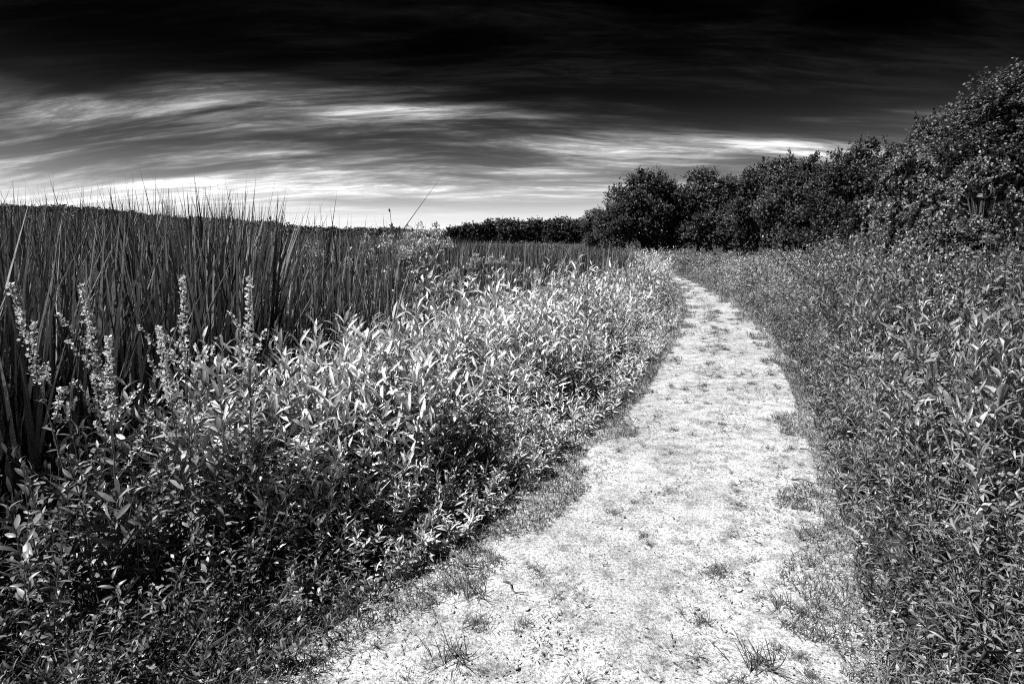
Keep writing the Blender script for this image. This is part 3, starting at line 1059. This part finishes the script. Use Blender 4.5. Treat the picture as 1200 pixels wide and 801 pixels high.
bag = Bag()
reeds(bag, 14000, 2.5, 9, 3.2, BLADE5, .0145, 1.0)
reeds(bag, 20000, 7, 26, 6.0, BLADE3, .019, 1.1)
reeds(bag, 20000, 20, 90, 16.0, BLADE2, .035, 1.1)
tag(link('cattail_bed', bag.mesh('cattail_bed', M['reed'])), 'dense dark bed of cattail leaves filling the marsh at left', 'cattails', kind='stuff')

# single cattails along the front of the bed and against the sky
BL = [mesh_np('cattail_leaf', t[0] * np.array([.0140, 1, 1]), t[1], M['reed_o']) for t in (blade_template(6, .10), blade_template(6, .22), blade_template(6, .04))]


def cattail(x, y, top, n, label, group, spread=5.0):
    z = float(gz(x, y))
    e = link('cattail', None, loc=(x, y, z - .02))
    for i in range(n):
        o = link('leaf', BL[random.randrange(3)], e)
        az = random.uniform(0, 6.28)
        ti = R(abs(random.gauss(0, spread)) + 1)
        Ln = (top - z) * random.uniform(.72, 1.02) if i else (top - z)
        o.location = (random.gauss(0, .02), random.gauss(0, .02), 0)
        q = Vector((math.sin(ti) * math.cos(az), math.sin(ti) * math.sin(az), math.cos(ti))).to_track_quat('Y', 'Z')
        o.rotation_mode = 'QUATERNION'
        o.rotation_quaternion = q @ Matrix.Rotation(random.uniform(0, 6.28), 3, 'Y').to_quaternion()
        o.scale = (random.uniform(.7, 1.3), Ln, Ln * random.uniform(-.5, 1.2))
    return tag(e, label, 'cattail', group)


for i in range(110):
    y = 2.6 + 8.8 * random.random() ** 1.2
    x = float(xl(y) - reed_start(y)) + random.uniform(-.25, .12)
    if abs(x) > .85 * y + .4:
        continue
    cattail(x, y, float(reed_top(x, y)) * random.uniform(.8, .98), 6, 'cattail clump at the front of the reed bed, ' + where(x, y, (60, 140, 220, 290, 350, 420, 500), ('at the left picture edge', 'behind the bent flower spike', 'left of the tallest flower spike', 'behind the two upright flower spikes', 'right of the upright spikes', 'in front of the willow bushes', 'left of the whorled milkweed', 'right of the whorled milkweed')) + reach(y, (4.5, 6, 7.5, 9), (', nearest', ', near', ', middle', ', farther', ', farthest')), 'cattails along the front of the reed bed')
for i in range(60):
    pxl = random.choice((random.uniform(0, 330), random.uniform(0, 330), random.uniform(330, 520)))
    y = random.uniform(4.0, 8.0)
    x = (pxl - 600) / FPX * y
    tp = CAM_Z + (278 - (np.interp(pxl, (0, 120, 330, 520), (232, 238, 251, 259)) + random.uniform(-12, 14))) / FPX * y
    if float(xl(y)) - x < float(reed_start(y)) + .1:
        continue
    cattail(x, y, float(tp), 4, 'tall cattail with leaf tips against the sky, ' + where(x, y, (50, 110, 170, 230, 290, 350), ('at the left picture edge', 'above the bent flower spike', 'above the leaning flower spike', 'left above the tallest flower spike', 'right above the tallest flower spike', 'above the left willow bush', 'near the topmost willow bush')), 'cattails reaching the skyline', 5.0)

# ------------------------------------------------------------------ single plants with leaves as parts
def leaf_mesh(name, L, W, rows=4, mat='herb_o', fold=.35, droop=.28):
    V, F = leaf_template(rows, fold=fold, droop=droop)
    return mesh_np(name, V * np.array([W, L, L]), F, M[mat], smooth=False)


def plant_proto(name, H, nleaf, leafs, stem_r, leanx, t0, pitch, stem_mat, opposite=False, rel=1.0):
    """an Empty with a stem and its leaves; the leaf meshes are shared"""
    e = link(name, None)
    s = shoots(np.zeros((1, 3)), np.array([H]), np.array([[leanx, 0.0]]), nleaf, np.array([1.0]), np.array([1.0]), t0, pitch, spiral=2.4)
    b = Bag()
    ks = np.linspace(0, 1, 8)
    pts = np.stack([leanx * ks ** 1.7, .012 * np.sin(ks * 7), H * ks - .02], -1)
    add_tubes(b, pts[None], (stem_r * (1 - .75 * ks))[None], np.array([.5]), 6)
    link('stem', b.mesh(name + '_stem', M[stem_mat], True), e)
    side, nrm = frames(s['fwd'], s['roll'])
    if opposite:
        for i in range(nleaf):
            j = i // 2
            t = t0 + (1 - t0) * (j + .5) / (nleaf / 2)
            az = (i % 2) * math.pi + j * math.pi / 2 + random.gauss(0, .15) + .5
            p = R(pitch[0] + (pitch[1] - pitch[0]) * t + random.gauss(0, 7))
            s['pos'][i] = (leanx * t ** 1.7, 0, H * t)
            s['fwd'][i] = (math.cos(az) * math.cos(p), math.sin(az) * math.cos(p), math.sin(p))
        s['roll'] *= .3
        side, nrm = frames(s['fwd'], s['roll'])
    for i in range(nleaf):
        o = link('leaf', leafs[i % len(leafs)], e)
        f = s['fwd'][i]
        mt = Matrix((side[i], f, nrm[i])).transposed().to_4x4()
        k = float(s['L'][i]) * rel
        o.matrix_basis = Matrix.Translation(Vector(s['pos'][i])) @ mt @ Matrix.Diagonal((k, k, k * float(s['zs'][i]), 1))
    return e


LV = {'broad': [leaf_mesh('herb_leaf', .14, .020), leaf_mesh('herb_leaf', .165, .018, droop=.45), leaf_mesh('herb_leaf', .125, .021, droop=.12)],
      'narrow': [leaf_mesh('narrow_leaf', .15, .012, mat='narrow_o'), leaf_mesh('narrow_leaf', .18, .013, mat='narrow_o', droop=.42)],
      'dark': [leaf_mesh('dark_leaf', .105, .0125, mat='dark_herb_o'), leaf_mesh('dark_leaf', .09, .0135, mat='dark_herb_o', droop=.4)],
      'milk': [leaf_mesh('milkweed_leaf', .15, .024, 6, 'milk_o', .9, .16), leaf_mesh('milkweed_leaf', .165, .022, 6, 'milk_o', .9, .30)]}


def scatter(protos, spots, label_of, cat, group):
    used = set()
    for (x, y, h, tilt) in spots:
        k = random.randrange(len(protos))
        p, h0 = protos[k]
        o = p if k not in used else copy_tree(p)
        used.add(k)
        h = min(h, .28 + .25 * math.hypot(x, y))
        o.location = (x, y, float(gz(x, y)))
        o.rotation_euler = (random.gauss(0, .06), tilt + random.gauss(0, .08), random.uniform(0, 6.28) if abs(tilt) < .01 else random.uniform(-.6, .6))
        f = h / h0
        o.scale = (f ** .6, f ** .6, f)
        tag(o, label_of(x, y), cat, group)


protos = [(plant_proto('leafy_herb', .9, 22, LV['broad'], .004, .08 * i, .12, (8, 66), 'stem'), .9) for i in (0, 1, -1)]
sp = []
while len(sp) < 95:
    y = 3.2 + 4.6 * random.random() ** 1.2
    s = random.uniform(.35, float(reed_start(y)) + .05)
    x = float(xl(y)) - s
    if abs(x) < .8 * y + .1:
        sp.append((x, y, float(herb_height(s, y, -1)) * random.uniform(.95, 1.2), 0))
scatter(protos, sp, lambda x, y: 'pale lance-leaved herb in the left verge, ' + ('close to the path', 'midway to the cattails', 'close to the cattails')[min(2, int((float(xl(y)) - x) / float(reed_start(y)) * 3))] + ', ' + reach(y, (3.5, 4.2, 5.0, 6.0), ('in the nearest part', 'beside the near path', 'about halfway along', 'in the farther part', 'farthest along')), 'herb', 'pale herbs in the left verge')
protos = [(plant_proto('narrow_leaved_herb', 1.0, 24, LV['narrow'], .0045, .1 * i, .12, (10, 58), 'stem'), 1.0) for i in (0, 1, -1)]
sp = []
while len(sp) < 95:
    y = 1.6 + 6.0 * random.random() ** 1.2
    s = random.uniform(.3, 3.2)
    x = float(xr(y)) + s
    if abs(x) < .8 * y + .1:
        sp.append((x, y, float(herb_height(s, y, 1)) * random.uniform(.95, 1.2), -.28))
scatter(protos, sp, lambda x, y: 'narrow-leaved herb in the right verge, ' + ('close to the path', 'midway from path to shrubs', 'away from the path')[min(2, int((x - float(xr(y))) / 1.1))] + ', ' + reach(y, (2.4, 3.2, 4.0, 5.0, 6.2), ('at the bottom of the picture', 'nearer than the milkweeds', 'level with the tall milkweed', 'just beyond the tall milkweed', 'in the farther part', 'farthest along')), 'herb', 'narrow-leaved herbs in the right verge')

# milkweeds with stout paired leaves, right verge
MW = [(plant_proto('milkweed', 1.1, 26, LV['milk'], .007, 0, .2, (22, 66), 'stem', True), 1.1), (plant_proto('milkweed', 1.0, 24, LV['milk'], .007, .05, .2, (18, 62), 'stem', True), 1.0)]
MWL = [(1120, 372, 3.6, 'stout milkweed with upswept leaves, tallest one in the right verge'), (1168, 405, 3.2, 'milkweed with broad leaves near the right edge of the picture'),
       (1048, 455, 4.0, 'smaller milkweed left of and below the tall one'), (1085, 330, 6.5, 'farther milkweed behind the tall one'), (1030, 345, 7.5, 'milkweed farthest along the right verge, near the cattail-like grass'),
       (1010, 600, 2.9, 'low milkweed with drooping leaves at the verge beside the path'), (1150, 500, 2.7, 'milkweed leaning at the right edge, halfway down')]
for i, (a, b_, d_, lab) in enumerate(MWL):
    p, h0 = MW[i % 2]
    o = p if i < 2 else copy_tree(p)
    x, y = spot(a, d_)
    h = top_h(b_, d_) - float(gz(x, y))
    o.location = (x, y, float(gz(x, y)))
    o.rotation_euler = (random.gauss(0, .05), random.gauss(-.04, .05), random.uniform(0, 6.28))
    o.scale = (min(1, (h / h0) ** .6),) * 2 + (h / h0,)
    tag(o, lab, 'milkweed', 'milkweeds in the right verge')
for i, (a, b_, d_, lab) in enumerate([(340, 418, 4.0, 'pale milkweed at the edge of the cattails, left of the verge centre'), (512, 345, 8.0, 'milkweed with whorled broad leaves against the cattails'), (420, 440, 4.3, 'pale milkweed in the brightest part of the left verge')]):
    o = copy_tree(MW[i % 2][0])
    x, y = spot(a, d_)
    h = top_h(b_, d_) - float(gz(x, y))
    o.location = (x, y, float(gz(x, y)))
    o.rotation_euler = (random.gauss(0, .05), random.gauss(0, .05), random.uniform(0, 6.28))
    o.scale = (1, 1, h / MW[i % 2][1])
    tag(o, lab, 'milkweed', 'milkweeds in the left verge')

# tall weeds with domed pale flower heads before and among the cattails
def weed_proto(seed):
    e = plant_proto('tall_weed', 1.25, 20, LV['weed'], .006, .05 * (seed - 1), .25, (0, 40), 'stem')
    b = Bag()
    n = 300
    hubs = np.array([(0.05 * (seed - 1), 0, 1.27)] + [(.05 * (seed - 1) + .055 * math.cos(t), .055 * math.sin(t), 1.22) for t in np.arange(5) * 1.257 + seed])
    kk = rng.integers(0, 6, n)
    d = unit(rng.normal(size=(n, 3)))
    d[:, 2] = np.abs(d[:, 2])
    P = hubs[kk] + d * np.array([.04, .04, .035]) * rng.uniform(.5, 1, (n, 1))
    L = rng.uniform(.010, .022, n)
    add_leaves(b, LEAF1, P, unit(d + .5 * rng.normal(size=(n, 3))), L, L * .4, rng.uniform(0, 6, n), rng.random(n))
    link('flower_head', b.mesh('weed_flower_head', M['weed_flower']), e)
    b = Bag()
    k4 = np.linspace(0, 1, 4)[None, :, None]
    st0 = np.array([.05 * (seed - 1) * .8, 0, 1.10])
    add_tubes(b, st0 * (1 - k4) + hubs[:, None] * k4, np.full((6, 4), .0018), np.full(6, .5), 4)
    tag(link('head_stalks', b.mesh('weed_head_stalks', M['stem'], True), e), kind='stuff')
    return e


LV['weed'] = [leaf_mesh('weed_leaf', .15, .024, 3, 'herb_o', droop=.35), leaf_mesh('weed_leaf', .13, .022, 3, 'herb_o', droop=.5)]
WP = [weed_proto(0), weed_proto(1), weed_proto(2)]
used_w = set()
for i in range(64):
    back = i >= 40
    if not back:
        a = random.uniform(440, 720)
        d_ = float(np.interp(a, (440, 580, 720), (7.2, 9.8, 14))) + random.uniform(-.8, .9)
        tp = float(np.interp(a, (440, 520, 570, 640, 720), (335, 322, 298, 308, 312))) + random.uniform(-6, 20)
    else:
        a = random.choice((random.uniform(295, 440), random.uniform(455, 515)))
        d_ = random.uniform(6.6, 8.6)
        tp = (272 if a < 440 else 262) + random.uniform(-4, 30)
    kk = i % 3
    o = WP[kk] if kk not in used_w else copy_tree(WP[kk])
    used_w.add(kk)
    x, y = spot(a, d_)
    z = float(gz(x, y))
    h = top_h(tp, d_) - z
    o.location = (x, y, z)
    o.rotation_euler = (random.gauss(0, .05), random.gauss(0, .05), random.uniform(0, 6.28))
    o.scale = (1.1, 1.1, h / 1.30)
    if back:
        lab = 'tall pale-flowered weed among the cattails, ' + ('near the left willow bush' if a < 375 else 'beside the low middle willow bush' if a < 440 else 'around the topmost willow bush') + (', a high one' if tp < 280 else ', a lower one')
    else:
        lab = 'tall weed with pale flower head before the cattails, ' + where(x, y, (490, 545, 600, 660), ('left of the whorled milkweed', 'beside the whorled milkweed', 'around the heavy-headed bush', 'right of the heavy-headed bush', 'towards the weathered post')) + (', nearer' if d_ < np.interp(a, (440, 580, 720), (7.2, 9.8, 14)) else ', farther')
    tag(o, lab, 'weed', 'tall pale-flowered weeds along the cattails')

# flowering spikes in the left foreground
def spike_mesh(name, pts, r0, n):
    """a raceme: short bracts and small petals whorled round its axis"""
    b = Bag()
    t = np.sort(rng.random(n))
    k = len(pts) - 1
    i = np.minimum((t * k).astype(int), k - 1)
    fr = (t * k - i)[:, None]
    P = pts[i] * (1 - fr) + pts[i + 1] * fr
    az = rng.uniform(0, 6.28, n)
    pt = np.radians(rng.normal(28, 22, n))
    fw = np.stack([np.cos(az) * np.cos(pt), np.sin(az) * np.cos(pt), np.sin(pt)], -1)
    rad = r0 * (1.15 - .85 * t) * rng.uniform(.2, 1.2, n)
    whorl = .35 + .65 * np.sin(t * 38 + .8 * np.sin(t * 13)) ** 2
    P = P + fw * (rad * whorl)[:, None]
    L = rng.uniform(.008, .018, n)
    add_leaves(b, LEAF1, P, fw, L, L * .42, rng.uniform(0, 6.28, n), rng.random(n), rng.uniform(0, 2, n))
    return b.mesh(name, M['flower'])


def flower_plant(pxl, top, d, leanx, label, n_side=5):
    x, y = spot(pxl, d)
    z = float(gz(x, y))
    H = top_h(top, d) - z
    tipx = x
    bx = tipx - leanx
    e = plant_proto('flowering_spike_plant', H * .80, 30, LV['dark'], .006, leanx * .68, .15, (10, 55), 'stem', rel=1.0)
    e.location = (bx, y, float(gz(bx, y)))
    ks = np.linspace(0, 1, 9)
    hh = .62 + .38 * ks
    ax = np.stack([leanx * (hh ** 1.7) * .98, .012 * np.sin(hh * 7), H * hh], -1)
    b = Bag()
    add_tubes(b, ax[None], np.linspace(.0028, .001, 9)[None], np.array([.6]), 4)
    st = link('spike_stalk', b.mesh('spike_stalk', M['stem'], True), e)
    link('flower_spike', spike_mesh('flower_spike', ax[2:], .025, 290), e)
    for j in range(n_side):
        t = random.uniform(.52, .82)
        a = random.uniform(0, 6.28)
        Ls = random.uniform(.10, .22)
        k2 = np.linspace(0, 1, 6)
        p0 = np.array([leanx * t ** 1.7, .01, H * t])
        p = p0 + np.stack([math.cos(a) * Ls * .8 * k2, math.sin(a) * Ls * .8 * k2, Ls * (.5 * k2 + .5 * k2 ** 2)], -1)
        b = Bag()
        add_tubes(b, p[None], np.linspace(.002, .0008, 6)[None], np.array([.6]), 4)
        sd2 = link('side_stalk', b.mesh('side_stalk', M['stem'], True), e)
        link('flower_spike', spike_mesh('side_flower_spike', p[1:], .013, 60), e)
    return tag(e, label, 'flower', 'flowering spike plants in the left foreground')


flower_plant(45, 338, 2.6, -.20, 'flower spike plant at far left with its tip bent over to the left')
flower_plant(122, 337, 2.7, -.12, 'flower spike plant leaning left, second from the left edge', 6)
flower_plant(237, 322, 2.7, .04, 'upright flower spike plant, tallest of the spikes', 7)
flower_plant(309, 325, 2.85, .05, 'upright flower spike plant, rightmost of the tall spikes', 6)
flower_plant(205, 385, 2.6, -.08, 'short flower spike plant between the leaning and the tallest spike', 3)
flower_plant(150, 395, 2.5, .04, 'small flower spike plant below the second leaning spike', 3)

# dark leafy plants filling the near left corner
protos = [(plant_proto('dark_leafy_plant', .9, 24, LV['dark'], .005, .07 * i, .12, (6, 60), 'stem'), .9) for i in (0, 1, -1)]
sp = []
while len(sp) < 60:
    y = random.uniform(1.35, 2.9)
    x = random.uniform(-2.3, -.9)
    s = float(xl(y)) - x
    if s > .35 and abs(x) < .8 * y + .1:
        sp.append((x, y, min(.85, float(herb_height(s, y, -1)) * random.uniform(.75, 1.0)), 0))
scatter(protos, sp, lambda x, y: 'dark leafy plant near left, ' + where(x, y, (60, 150, 240, 330, 420), ('at the left picture edge', 'below the bent flower spike', 'below the leaning flower spike', 'below the tallest flower spike', 'right of the flower spikes', 'towards the path')) + reach(y, (1.8, 2.3), (', low at the picture bottom', ', in the middle rows', ', in the back rows')), 'plant', 'dark leafy plants in the near left corner')

# ------------------------------------------------------------------ small things on and beside the path
def tuft_mesh(name, n, h, spread):
    az = rng.uniform(0, 6.28, n)
    pt = np.radians(rng.uniform(8, 70, n))
    fw = np.stack([np.cos(az) * np.cos(pt), np.sin(az) * np.cos(pt), np.sin(pt)], -1)
    P = np.stack([rng.normal(0, spread, n), rng.normal(0, spread, n), np.zeros(n)], -1)
    b = Bag()
    add_leaves(b, BLADE3, P, fw, h * rng.uniform(.4, 1.2, n), np.full(n, .0011), rng.normal(0, .4, n), rng.random(n) * .5, rng.uniform(.2, 1.8, n))
    return b.mesh(name, M['dark_tuft'])


M['dark_tuft'] = leaf_mat('tuft_blade', 0.03, 0.16, rough=.5, trans=.15)
TF = [tuft_mesh('grass_tuft', 34, .05, .010), tuft_mesh('grass_tuft', 50, .055, .018), tuft_mesh('grass_tuft', 24, .045, .008), tuft_mesh('grass_tuft', 90, .05, .022)]
cnt = 0
while cnt < 290:
    y = 2.0 + 12 * random.random() ** 1.5
    u = random.random()
    prob = .35 + .9 * max(0, u - .55) + .5 * math.exp(-((u - .45) / .1) ** 2) * (y > 5) + .4 * (u < .12)
    if random.random() > prob:
        continue
    x = float(xl(y) + (xr(y) - xl(y)) * u)
    o = link('grass_tuft', random.choice(TF), loc=(x, y, float(path_z(x, y)) - .002))
    o.rotation_euler = (0, 0, random.uniform(0, 6.28))
    k = random.uniform(.5, 1.25) * (1 + y / 18)
    o.scale = (k, k, k * random.uniform(.6, 1.0))
    tag(o, 'small grass tuft on the path, ' + ('against its left edge', 'left of its middle', 'on its middle strip', 'right of its middle', 'against its right edge')[min(4, int(u * 5))] + ', ' + reach(y, (2.7, 3.4, 4.3, 5.5, 7.5, 10), ('at the bottom of the picture', 'in the nearest stretch', 'abreast of the twigs', 'in the near middle stretch', 'halfway along', 'where the bend begins', 'far along the bend')), 'grass tuft', 'grass tufts on the path')
    cnt += 1
for (a, b_, lab, k) in [(820, 733, 'spiky dark grass tuft alone in the middle of the near path', 1.3), (912, 712, 'sprawling grass tuft near the right side of the path', 1.7), (884, 783, 'biggest grass tuft at the bottom of the path', 2.3), (555, 700, 'loose patch of wispy grass at the left side of the near path', 2.0), (530, 775, 'wispy grass patch at the bottom left of the path', 2.0)]:
    X, Y = (a - 600) / FPX, -(b_ - 400.5) / FPX
    tt = -CAM_Z / (-math.sin(PITCH) + Y * math.cos(PITCH))
    x, y = X * tt, (math.cos(PITCH) + Y * math.sin(PITCH)) * tt
    o = link('grass_tuft', TF[1], loc=(x, y, float(path_z(x, y)) - .002))
    o.scale = (k, k, k)
    tag(o, lab, 'grass tuft', 'grass tufts on the path')


def ground_at(a, b_):
    X, Y = (a - 600) / FPX, -(b_ - 400.5) / FPX
    tt = -CAM_Z / (-math.sin(PITCH) + Y * math.cos(PITCH))
    return X * tt, (math.cos(PITCH) + Y * math.sin(PITCH)) * tt


def twig(p, q, r, label, fork=0):
    a, b_ = ground_at(*p), ground_at(*q)
    k = np.linspace(0, 1, 9)
    x = a[0] + (b_[0] - a[0]) * k + .01 * np.sin(k * 9)
    y = a[1] + (b_[1] - a[1]) * k + .012 * np.sin(k * 6 + 1)
    pts = np.stack([x, y, path_z(x, y) + r + .012 * np.abs(np.sin(k * 5))], -1)
    b = Bag()
    add_tubes(b, pts[None], (r * (1 - .6 * k))[None], np.array([.5]), 6)
    for f in range(fork):
        s = pts[3 + 2 * f]
        e2 = s + np.array([random.uniform(-.08, .08), random.uniform(.03, .09), .01])
        kk = np.linspace(0, 1, 4)[:, None]
        add_tubes(b, (s * (1 - kk) + e2 * kk)[None], np.array([[r * .5, r * .4, r * .3, r * .2]]), np.array([.5]), 5)
    tag(link('twig', b.mesh('twig', M['twig'], True)), label, 'twig', 'dead twigs at the path edge')


twig((928, 566), (972, 571), .006, 'thin straight twig lying across the right path edge')
twig((938, 529), (966, 538), .006, 'short twig at the right path edge, farther of the two')
twig((527, 655), (558, 670), .012, 'thick dark twig lying at the left path edge', 2)
twig((575, 618), (610, 632), .007, 'slender forked twig poking from the left verge onto the path', 1)
twig((590, 688), (615, 704), .005, 'thin twig lying on the path near its left side')

import bmesh
for a, b_, r, lab in [(865, 695, .016, 'white flat stone on the path, right of centre'), (953, 702, .012, 'small white stone near the right path edge'), (704, 783, .015, 'pale rounded stone at the bottom of the path'), (720, 742, .012, 'pale angular stone near the bottom centre of the path'), (617, 718, .011, 'small pale stone left of the path centre')]:
    bm = bmesh.new()
    bmesh.ops.create_icosphere(bm, subdivisions=2, radius=1)
    for v in bm.verts:
        v.co *= 1 + random.uniform(-.14, .14)
        v.co.z *= .5
        v.co.x *= 1.3
    bm.transform(Matrix.Scale(r, 4))
    me = bpy.data.meshes.new('stone')
    bm.to_mesh(me)
    bm.free()
    me.materials.append(M['stone_o'])
    x, y = ground_at(a, b_)
    o = link('stone', me, loc=(x, y, float(path_z(x, y)) + r * .2))
    o.rotation_euler = (0, 0, random.uniform(0, 3))
    tag(o, lab, 'stone', 'larger pale stones on the path')

# weathered post at the cattail edge
x, y = spot(713, 17.5)
e = tag(link('wooden_post', None, loc=(x, y, float(gz(x, y)) - .1)), 'short weathered pale post at the edge of the cattails', 'post')
hp = top_h(302, 17.5) - float(gz(x, y)) + .1
k = np.linspace(0, 1, 6)
b = Bag()
add_tubes(b, np.stack([.03 * k, 0 * k, hp * k], -1)[None], (.055 - .006 * k)[None], np.array([.5]), 9)
link('shaft', b.mesh('post_shaft', M['wood']), e)
b = Bag()
add_tubes(b, np.array([[(.03, 0, hp - .001), (.031, 0, hp + .012), (.031, 0, hp + .02)]]), np.array([[.049, .04, .001]]), np.array([.5]), 9)
link('top', b.mesh('post_top', M['wood']), e)
tris = sum(len(me.polygons) for me in bpy.data.meshes)
print('FACES', tris, 'OBJECTS', len(S.objects))
